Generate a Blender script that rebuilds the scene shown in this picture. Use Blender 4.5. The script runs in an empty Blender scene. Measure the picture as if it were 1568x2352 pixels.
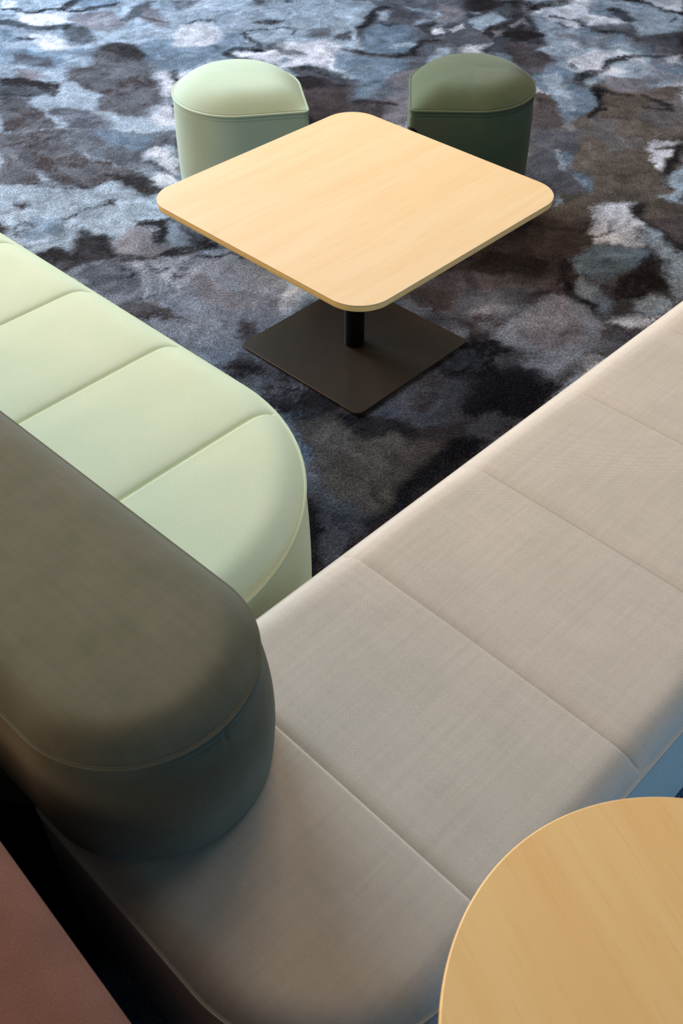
import bpy, bmesh, math
import numpy as np
from mathutils import Vector, Matrix
sc = bpy.context.scene
COL = sc.collection

# ------------------------------------------------------------------ camera
cam_d = bpy.data.cameras.new('camera')
cam = bpy.data.objects.new('camera', cam_d); COL.objects.link(cam)
F_PX, PITCH, ROLL, CAM_H = 2254.5, 0.7861, -0.0055, 1.7334
cam_d.sensor_fit = 'VERTICAL'; cam_d.sensor_height = 36.0
cam_d.lens = F_PX / 2352 * 36.0
fw = Vector((0, math.cos(PITCH), -math.sin(PITCH)))
rt = Vector((1, 0, 0)); up = Vector((0, math.sin(PITCH), math.cos(PITCH)))
cr, sr = math.cos(ROLL), math.sin(ROLL)
r2 = rt * cr + up * sr; u2 = rt * (-sr) + up * cr
M = Matrix((r2, u2, -fw)).transposed().to_4x4(); M.translation = (0, 0, CAM_H)
cam.matrix_world = M
cam_d.clip_start = 0.05
cam_d.dof.use_dof = True; cam_d.dof.focus_distance = 2.0; cam_d.dof.aperture_fstop = 9.0
sc.camera = cam

# ------------------------------------------------------------------ world, lights, exposure
sc.view_settings.view_transform = 'Standard'; sc.view_settings.look = 'None'
sc.view_settings.exposure = 0.0; sc.view_settings.gamma = 1.0
sc.view_settings.use_curve_mapping = False
w = bpy.data.worlds.new('world'); sc.world = w; w.use_nodes = True
w.node_tree.nodes['Background'].inputs[0].default_value = (0.35, 0.85, 1.0, 1)
w.node_tree.nodes['Background'].inputs[1].default_value = 0.045

def area(name, loc, target, sx, sy, power, color):
    d = bpy.data.lights.new(name, 'AREA'); d.shape = 'RECTANGLE'; d.size = sx; d.size_y = sy
    d.energy = power; d.color = color
    o = bpy.data.objects.new(name, d); COL.objects.link(o); o.location = loc
    o.rotation_euler = (Vector(target) - Vector(loc)).to_track_quat('-Z', 'Y').to_euler()
    return o
area('window_light_far', (-3.9, 7.3, 3.0), (0.0, 2.0, 0.4), 4.0, 2.4, 640, (0.80, 0.92, 1.0))
area('window_light_left', (-4.6, 2.6, 2.2), (0.2, 1.8, 0.4), 2.6, 1.8, 115, (1.0, 0.56, 0.30))
area('window_light_right', (3.2, -0.6, 0.9), (0.9, 0.7, 0.3), 1.2, 0.8, 5.7, (0.30, 0.62, 1.0)).data.spread = math.radians(70)
area('fill_light_near', (-3.4, -1.6, 2.6), (-0.3, 0.7, 0.4), 1.2, 1.2, 2.6, (1.0, 0.80, 0.60)).data.spread = math.radians(60)  # added warm fill, no real lamp: lifts backrest front and grey bench's near-left side
area('fill_light_overhead', (0.8, 1.8, 3.1), (0.8, 1.5, 0.4), 0.9, 0.9, 10.0, (1.0, 0.86, 0.70))  # overhead fill added to brighten the oak side table and grey seat
area('ceiling_light', (0.2, 3.9, 3.3), (0.2, 3.2, 0.0), 1.4, 1.2, 62, (1.0, 0.72, 0.46))

# ------------------------------------------------------------------ material helpers
def srgb(r, g, b):
    f = lambda v: (v / 255 / 12.92) if v / 255 <= .04045 else ((v / 255 + .055) / 1.055) ** 2.4
    return (f(r), f(g), f(b), 1.0)
class NT:
    def __init__(s, name):
        s.m = bpy.data.materials.new(name); s.m.use_nodes = True; s.t = s.m.node_tree
        s.b = s.t.nodes['Principled BSDF']
    def n(s, typ, **kw):
        nd = s.t.nodes.new(typ)
        for k, v in kw.items(): setattr(nd, k, v)
        return nd
    def l(s, a, b): s.t.links.new(a, b)
    def math(s, op, a, b=None, c=None):
        nd = s.n('ShaderNodeMath', operation=op)
        for i, v in enumerate((a, b, c)):
            if v is None: continue
            if isinstance(v, (int, float)): nd.inputs[i].default_value = v
            else: s.l(v, nd.inputs[i])
        return nd.outputs[0]
    def noise(s, vec, scale, detail=2, rough=.5, dist=0.0):
        nd = s.n('ShaderNodeTexNoise'); nd.inputs['Scale'].default_value = scale
        nd.inputs['Detail'].default_value = detail; nd.inputs['Roughness'].default_value = rough
        nd.inputs['Distortion'].default_value = dist
        s.l(vec, nd.inputs['Vector']); return nd.outputs['Fac']
    def scale(s, vec, x, y, z, rot=0):
        nd = s.n('ShaderNodeMapping'); nd.inputs['Scale'].default_value = (x, y, z)
        nd.inputs['Rotation'].default_value = (0, 0, rot); s.l(vec, nd.inputs['Vector']); return nd.outputs[0]
    def mix(s, f, a, b, mode='MIX'):
        nd = s.n('ShaderNodeMix', data_type='RGBA', blend_type=mode)
        for i, v in ((0, f), (6, a), (7, b)):
            if isinstance(v, (int, float, tuple)): nd.inputs[i].default_value = v
            else: s.l(v, nd.inputs[i])
        return nd.outputs[2]
    def mr(s, v, a, b, c, d):
        nd = s.n('ShaderNodeMapRange'); s.l(v, nd.inputs[0])
        for i, x in enumerate((a, b, c, d)): nd.inputs[i + 1].default_value = x
        return nd.outputs[0]
    def bump(s, h, strength, dist):
        nd = s.n('ShaderNodeBump'); nd.inputs['Strength'].default_value = strength
        nd.inputs['Distance'].default_value = dist; s.l(h, nd.inputs['Height'])
        s.l(nd.outputs[0], s.b.inputs['Normal']); return nd

def felt(name, base, alt, sheen=.03, grain=.18):
    t = NT(name); uv = t.n('ShaderNodeUVMap').outputs[0]
    f1 = t.noise(t.scale(uv, 1, 2.2, 1), 420, 3, .6); f2 = t.noise(uv, 9, 3)
    fac = t.mr(f2, .3, .7, 0, 1)
    c = t.mix(fac, base, alt)
    c = t.mix(1.0, c, t.n('ShaderNodeCombineColor').outputs[0], 'MIX') if False else c
    v = t.mr(f1, .3, .7, 1 - grain, 1 + grain)
    hs = t.n('ShaderNodeHueSaturation'); t.l(c, hs.inputs['Color']); t.l(v, hs.inputs['Value'])
    t.l(hs.outputs[0], t.b.inputs['Base Color'])
    t.b.inputs['Roughness'].default_value = 1; t.b.inputs['Specular IOR Level'].default_value = .1
    t.b.inputs['Sheen Weight'].default_value = sheen; t.b.inputs['Sheen Roughness'].default_value = .5
    t.bump(f1, .25, .0008)
    return t.m

def weave(name, light, dark, tint, pitch, contrast=1.0, streak=.10, rot=0.0, sheen=.03, rib=None):
    t = NT(name); uv = t.scale(t.n('ShaderNodeUVMap').outputs[0], 1, 1, 1, rot)
    wob = t.noise(uv, 12, 1)
    sep = t.n('ShaderNodeSeparateXYZ'); t.l(uv, sep.inputs[0])
    k = 2 * math.pi / pitch
    wx = t.math('MULTIPLY', t.math('SUBTRACT', wob, .5), 1.2)
    sx = t.math('SINE', t.math('ADD', t.math('MULTIPLY', sep.outputs[0], k), wx))
    sy = t.math('SINE', t.math('ADD', t.math('MULTIPLY', sep.outputs[1], k), wx))
    p = t.math('MULTIPLY', sx, sy)
    if rib is not None:
        ru = t.n('ShaderNodeSeparateXYZ'); t.l(t.scale(t.n('ShaderNodeUVMap').outputs[0], 1, 1, 1, rib), ru.inputs[0])
        rs = t.math('SINE', t.math('ADD', t.math('MULTIPLY', ru.outputs[0], 2 * math.pi / .0021), wx))
        p = t.math('ADD', t.math('MULTIPLY', rs, .5), t.math('MULTIPLY', p, .5))
    irr = t.noise(uv, 1 / pitch * .55, 2)
    h = t.math('ADD', t.mr(p, -1, 1, 0, 1), t.mr(irr, .3, .7, -.03, .03))
    fac = t.mr(h, .5 - .5 / contrast, .5 + .5 / contrast, 0, 1)
    c = t.mix(fac, dark, light)
    st = t.noise(t.scale(uv, 4, 90, 1), 1.0, 4, .6); st2 = t.noise(t.scale(uv, 90, 5, 1), 1.0, 4, .6)
    v = t.math('ADD', t.mr(st, .3, .7, 1 - streak, 1 + streak), t.mr(st2, .3, .7, -streak * .6, streak * .6))
    big = t.noise(uv, 7, 4, .65)
    c = t.mix(t.mr(big, .4, .75, 0, .5), c, tint, 'MULTIPLY')
    hs = t.n('ShaderNodeHueSaturation'); t.l(c, hs.inputs['Color']); t.l(v, hs.inputs['Value'])
    t.l(hs.outputs[0], t.b.inputs['Base Color'])
    t.b.inputs['Roughness'].default_value = .95; t.b.inputs['Specular IOR Level'].default_value = .15
    t.b.inputs['Sheen Weight'].default_value = sheen; t.b.inputs['Sheen Roughness'].default_value = .45
    t.bump(h, .2, .0004)
    return t.m

def wood(name, c1, c2, c3, rot, rough=.55, scale=1.0, vein=.35):
    t = NT(name); ob = t.n('ShaderNodeTexCoord').outputs['Object']
    v = t.scale(ob, 1, 1, 1, rot)
    g1 = t.noise(t.scale(v, 1.6 * scale, 22 * scale, 1), 1.0, 5, .6, .6)
    g2 = t.noise(t.scale(v, 9 * scale, 190 * scale, 1), 1.0, 4, .65)
    g3 = t.noise(t.scale(v, 3.5, 9, 1), 1.0, 3)
    c = t.mix(t.mr(g1, .3, .7, 0, 1), c1, c2)
    c = t.mix(t.mr(g2, .55, .8, 0, vein), c, c3)
    c = t.mix(t.mr(g3, .45, .8, 0, .35), c, c2)
    t.l(c, t.b.inputs['Base Color'])
    t.b.inputs['Roughness'].default_value = rough; t.b.inputs['Specular IOR Level'].default_value = .35
    t.bump(g2, .05, .0005)
    return t.m

def plain(name, col, rough=.5, metal=0.0, spec=.5, speck=0.0):
    t = NT(name); ob = t.n('ShaderNodeTexCoord').outputs['Object']
    f = t.noise(ob, 60, 3); dust = t.noise(ob, 900, 1)
    c = t.mix(t.mr(f, .3, .7, 0, .35), col, tuple(min(1, v * 1.35) for v in col[:3]) + (1,))
    if speck: c = t.mix(t.mr(dust, .82, .86, 0, speck), c, (.6, .6, .55, 1))
    t.l(c, t.b.inputs['Base Color'])
    t.b.inputs['Roughness'].default_value = rough; t.b.inputs['Metallic'].default_value = metal
    t.b.inputs['Specular IOR Level'].default_value = spec
    t.bump(t.noise(ob, 1400, 2), .06, .0003)
    return t.m

M_MINT = felt('mint_felt', srgb(215, 234, 211), srgb(222, 238, 215))
M_MINT_STOOL = felt('pale_mint_felt', srgb(182, 212, 200), srgb(190, 216, 205), sheen=.12, grain=.05)
M_DARKGREEN = felt('dark_green_felt', srgb(80, 100, 82), srgb(92, 106, 86), sheen=.22, grain=.06)
M_GREY = weave('warm_grey_weave', srgb(255, 248, 240), srgb(138, 131, 125), srgb(234, 238, 234), .0020, 1.15, .045)
M_OLIVE = weave('grey_green_weave', srgb(138, 135, 118), srgb(88, 90, 79), srgb(190, 208, 190), .0018, .8, .05, 0, .10, math.radians(128.8))
M_BROWN = felt('reddish_brown_felt', srgb(134, 94, 82), srgb(112, 82, 74), grain=.28)
M_BIRCH = wood('pale_birch', srgb(240, 221, 185), srgb(236, 208, 166), srgb(208, 168, 120), math.radians(0))
M_EDGE = plain('birch_edge', srgb(240, 200, 136), .55, 0, .3)
M_LAMLINE = plain('dark_laminate_line', srgb(120, 92, 52), .6)
M_OAK = wood('honey_oak', srgb(255, 222, 160), srgb(250, 204, 138), srgb(234, 180, 112), math.radians(0), .42, .8, .40)
M_METAL = plain('black_powder_coated_steel', srgb(62, 52, 46), .24, .0, .8, .5)
M_POLE = plain('black_steel_tube', srgb(10, 9, 9), .5, 0, .3)
M_BLACK = plain('black_webbing', srgb(16, 15, 15), .8, 0, .2)
M_SEAMLINE = plain('seam_thread_green', srgb(70, 78, 68), .9, 0, .1)
M_THREAD = plain('pale_thread', srgb(190, 188, 178), .8, 0, .1)

# ------------------------------------------------------------------ object helpers
def tag(o, label, cat, group=None):
    o['label'] = label; o['category'] = cat
    if group: o['group'] = group
def thing(name, label, cat, loc, rz, group=None):
    o = bpy.data.objects.new(name, None); COL.objects.link(o)
    o.location = loc; o.rotation_euler = (0, 0, rz); tag(o, label, cat, group); return o
def link(name, bm, mat, parent=None, smooth=True):
    me = bpy.data.meshes.new(name); bm.to_mesh(me); bm.free()
    if smooth:
        for p in me.polygons: p.use_smooth = True
    me.materials.append(mat)
    o = bpy.data.objects.new(name, me); COL.objects.link(o)
    if parent is not None: o.parent = parent
    return o

def ring(hx, hy, R, d, nc, xs, ys):
    """outline of a rectangle with four corner radii R (+x+y, -x+y, -x-y, +x-y), moved in by d"""
    ax, ay = hx - d, hy - d
    r = [max(q - d, 0) for q in R]
    cs = [(1, 1, 0), (-1, 1, 90), (-1, -1, 180), (1, -1, 270)]
    P = []
    for k, (sx, sy, a0) in enumerate(cs):
        cx, cy = sx * (ax - r[k]), sy * (ay - r[k])
        for i in range(nc + 1):
            a = math.radians(a0 + 90 * i / nc); P.append((cx + r[k] * math.cos(a), cy + r[k] * math.sin(a)))
        n = (k + 1) % 4; nx, ny = cs[n][0] * (ax - r[n]), cs[n][1] * (ay - r[n])
        if k in (0, 2):
            lo, hi = min(cx, nx), max(cx, nx); q = [min(max(v, lo), hi) for v in xs]
            if k == 0: q = q[::-1]
            P += [(v, sy * ay) for v in q]
        else:
            lo, hi = min(cy, ny), max(cy, ny); q = [min(max(v, lo), hi) for v in ys]
            if k == 1: q = q[::-1]
            P += [(sx * ax, v) for v in q]
    return P

def upholster(name, mat, parent, hx, hy, R, profile, top, nc=24, xs=(), ys=(), zfun=None, dfun=None, k_s=.012):
    """closed upholstered volume: profile = [(inset, z)...] from the floor up to the middle of the top"""
    bm = bmesh.new(); uvl = bm.loops.layers.uv.new('UVMap')
    top_from = top[0]; seam_xs = xs; xs = [v for v in xs if abs(v / .03 - round(v / .03)) < .02] if zfun else xs
    base = ring(hx, hy, R, 0, nc, xs, ys); n = len(base)
    arc = [0.0]
    for i in range(n): arc.append(arc[-1] + math.dist(base[i], base[(i + 1) % n]))
    rows = []; vlen = 0; vv = []
    prev = None
    for j, (d, z) in enumerate(profile):
        P = ring(hx, hy, R, d, nc, xs, ys)
        row = []
        for i, (x, y) in enumerate(P):
            zz = z; xx, yy = x, y
            if dfun and j < top_from:
                k = dfun(x, y, z)
                if k:
                    L = math.hypot(x, y) or 1; xx, yy = x * (1 - k / L), y * (1 - k / L)
            row.append(bm.verts.new((xx, yy, zz)))
        if prev: vlen += math.dist(prev, (d, z))
        prev = (d, z); vv.append(vlen); rows.append(row)
    for j in range(len(rows) - 1):
        a, b = rows[j], rows[j + 1]
        for i in range(n):
            k = (i + 1) % n
            f = bm.faces.new((a[i], a[k], b[k], b[i]))
            if j >= top_from:
                for lp in f.loops: lp[uvl].uv = (lp.vert.co.x, lp.vert.co.y)
            else:
                us = (arc[i], arc[i + 1], arc[i + 1], arc[i]); vs = (vv[j], vv[j], vv[j + 1], vv[j + 1])
                for lp, u_, v_ in zip(f.loops, us, vs): lp[uvl].uv = (u_, v_)
    bm.faces.new(rows[0][::-1])
    top_patch(bm, uvl, hx, hy, R, top, seam_xs if zfun else (), zfun, k_s=k_s)
    bmesh.ops.remove_doubles(bm, verts=bm.verts, dist=2e-5)
    bmesh.ops.dissolve_degenerate(bm, edges=bm.edges, dist=1e-6)
    bmesh.ops.recalc_face_normals(bm, faces=bm.faces)
    return link(name, bm, mat, parent)

def tube(name, mat, parent, pts, r, closed=True, seg=8, zf=None):
    bm = bmesh.new(); pts = [Vector(p) for p in pts]
    clean = []
    for p in pts:
        if not clean or (p - clean[-1]).length > 1e-4: clean.append(p)
    if closed and (clean[0] - clean[-1]).length < 1e-4: clean.pop()
    pts = clean; n = len(pts); rows = []
    for i, p in enumerate(pts):
        a = pts[i - 1] if (i or closed) else p; b = pts[(i + 1) % n] if (i < n - 1 or closed) else p
        tg = (b - a).normalized(); side = tg.cross(Vector((0, 0, 1)))
        if side.length < 1e-4: side = Vector((1, 0, 0))
        side.normalize(); upv = side.cross(tg)
        rows.append([bm.verts.new(p + side * (r * math.cos(q)) + upv * (r * math.sin(q)))
                     for q in [2 * math.pi * k / seg for k in range(seg)]])
    for i in range(n if closed else n - 1):
        a, b = rows[i], rows[(i + 1) % n]
        for k in range(seg): bm.faces.new((a[k], a[(k + 1) % seg], b[(k + 1) % seg], b[k]))
    if not closed:
        bm.faces.new(rows[0]); bm.faces.new(rows[-1][::-1])
    bmesh.ops.recalc_face_normals(bm, faces=bm.faces)
    return link(name, bm, mat, parent)

def slab(name, mat, parent, hx, hy, r, prof, nc=16, smooth=False):
    """solid slab with rounded corners; prof = [(inset, z)...]"""
    bm = bmesh.new(); rows = []
    for d, z in prof: rows.append([bm.verts.new((x, y, z)) for x, y in ring(hx, hy, [r] * 4, d, nc, (), ())])
    n = len(rows[0])
    for a, b in zip(rows, rows[1:]):
        for i in range(n): bm.faces.new((a[i], a[(i + 1) % n], b[(i + 1) % n], b[i]))
    bm.faces.new(rows[0][::-1]); bm.faces.new(rows[-1])
    bmesh.ops.remove_doubles(bm, verts=bm.verts, dist=1e-6)
    bmesh.ops.recalc_face_normals(bm, faces=bm.faces)
    o = link(name, bm, mat, parent, False)
    if smooth:
        for p in o.data.polygons: p.use_smooth = abs(p.normal.z) < .7
    return o

def lathe(name, mat, parent, prof, seg=64):
    bm = bmesh.new(); rows = []
    for r, z in prof:
        rows.append([bm.verts.new((r * math.cos(2 * math.pi * k / seg), r * math.sin(2 * math.pi * k / seg), z)) for k in range(seg)])
    for a, b in zip(rows, rows[1:]):
        for k in range(seg): bm.faces.new((a[k], a[(k + 1) % seg], b[(k + 1) % seg], b[k]))
    bm.faces.new(rows[0][::-1]); bm.faces.new(rows[-1])
    bmesh.ops.recalc_face_normals(bm, faces=bm.faces)
    o = link(name, bm, mat, parent, False)
    for p in o.data.polygons: p.use_smooth = abs(p.normal.z) < .7
    return o

def edge_profile(zbot, zp, bulge, roll_r, roll_h, dome, depth_max, pitch, foot=.0, side_n=14, welt=.0035):
    """side with a slight bulge, a welted seam at zp, a rolled shoulder and a soft dome"""
    P = []
    for i in range(side_n + 1):
        f = i / side_n; z = zbot + (zp - .024 - zbot) * f
        d = -bulge * math.sin(math.pi * min(1, f * 1.0)) ** .8 + foot * (1 - f) ** 6
        P.append((d, z))
    P[0] = (P[0][0] + .006, P[0][1]); P.insert(1, (P[1][0] + .001, zbot + .006))
    w_ = welt
    P += [(0.0, zp - .0215), (w_ * .75, zp - .0180), (w_ * .75, zp - .0170), (-w_ * .25, zp - .0140), (-w_ * .35, zp - .0120), (-w_ * .2, zp - .0100),
          (w_ * .9, zp - .0065), (w_ * .9, zp - .0055), (w_ * .3, zp - .0030)]
    top_from = len(P)
    P += [(w_ * .5, zp + .0010), (w_ * 1.3, zp + .0024), (w_ * 1.3 + .004, zp + .0018), (w_ * 1.3 + .02, zp - .012)]
    d0 = w_ * 1.3
    def ztop(d):
        f = np.clip((d - d0) / roll_r, 0, 1); g = np.clip(d / depth_max, 0, 1)
        return zp + .0024 + roll_h * (1 - (1 - f) ** 2.7) + dome * (1 - (1 - g) ** 2)
    return P, (top_from, d0, ztop, roll_r)

def top_patch(bm, uvl, hx, hy, R, top, xs, zfun, ny=61, k_s=.012):
    _, d0, ztop, rl = top
    ax, ay = hx - d0, hy - d0; r = [max(q - d0, 1e-4) for q in R]     # ++, -+, --, +-
    X = set(xs)
    for i in range(46):
        q = (i / 45) ** 2 * min(.20, ax); X.add(round(-ax + q, 5)); X.add(round(ax - q, 5))
    for v in np.arange(-ax + .2, ax - .2, .02): X.add(round(float(v), 5))
    X = sorted(v for v in X if -ax <= v <= ax)
    X = [v for i, v in enumerate(X) if i == 0 or v - X[i - 1] > 2e-4]
    t = np.linspace(-1, 1, ny); t = np.sign(t) * (1 - (1 - np.abs(t)) ** 1.7)
    def lim(x, ra, rb):            # outline height on one side: ra radius at +x corner, rb at -x corner
        y = ay
        if x > ax - ra: y = ay - ra + math.sqrt(max(0, ra * ra - (x - ax + ra) ** 2))
        elif x < -ax + rb: y = ay - rb + math.sqrt(max(0, rb * rb - (x + ax - rb) ** 2))
        return y
    rows = []
    for x in X:
        hi, lo = lim(x, r[0], r[1]), -lim(x, r[3], r[2]); row = []
        for q in t:
            y = (hi + lo) / 2 + (hi - lo) / 2 * q
            qi = (0 if x >= 0 else 1) if y >= 0 else (3 if x >= 0 else 2); rr = r[qi]
            ux, uy = abs(x) - (ax - rr), abs(y) - (ay - rr)
            if k_s > .05 and rr < .05:      # soft crown over the sharp corner
                g = lambda v: 1 - (1 - min(1, max(0, v) / rl)) ** 2.7
                d = rl * (1 - (1 - g(ax - abs(x)) * g(ay - abs(y))) ** (1 / 2.7)); d = max(d, min(ax - abs(x), ay - abs(y))) if d > rl * .999 else d
            elif ux > 0 and uy > 0: d = rr - math.hypot(ux, uy)
            else:
                da, db = ax - abs(x), ay - abs(y); kk = max(1e-6, min(k_s, 1.6 * min(da, db))); h = max(kk - abs(da - db), 0) / kk; d = min(da, db) - h * h * kk / 4
            d = max(d, 0) + d0
            z = float(ztop(d)) + (zfun(x, y, d - d0) if zfun else 0)
            row.append(bm.verts.new((x, y, z)))
        rows.append(row)
    for a, b in zip(rows, rows[1:]):
        for i in range(ny - 1):
            f = bm.faces.new((a[i], b[i], b[i + 1], a[i + 1]))
            for lp in f.loops: lp[uvl].uv = (lp.vert.co.x, lp.vert.co.y)

def seam_fun(seams, depth, wid, puff, rmax, reach=0.0):
    def f(x, y, d):
        s = 0.0
        for q in seams:
            t = x - q
            if abs(t) < .2:
                s -= depth * (math.exp(-t / wid) if t > 0 else math.exp(-(t / .0030) ** 2))
                s -= puff * math.exp(-(t / (wid * 6)) ** 2)
        return s * min(1.0, max(0.0, (d - reach) / .012))
    return f
def fine(lo, hi, seams, step=.03):
    v = set(np.round(np.arange(lo, hi, step), 4))
    for q in seams:
        for t in list(np.arange(-.03, -.006, .003)) + list(np.arange(-.006, .008, .0007)) + list(np.arange(.008, .04, .002)): v.add(round(float(q + t), 4))
    return sorted(float(x) for x in v if lo < x < hi)

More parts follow.
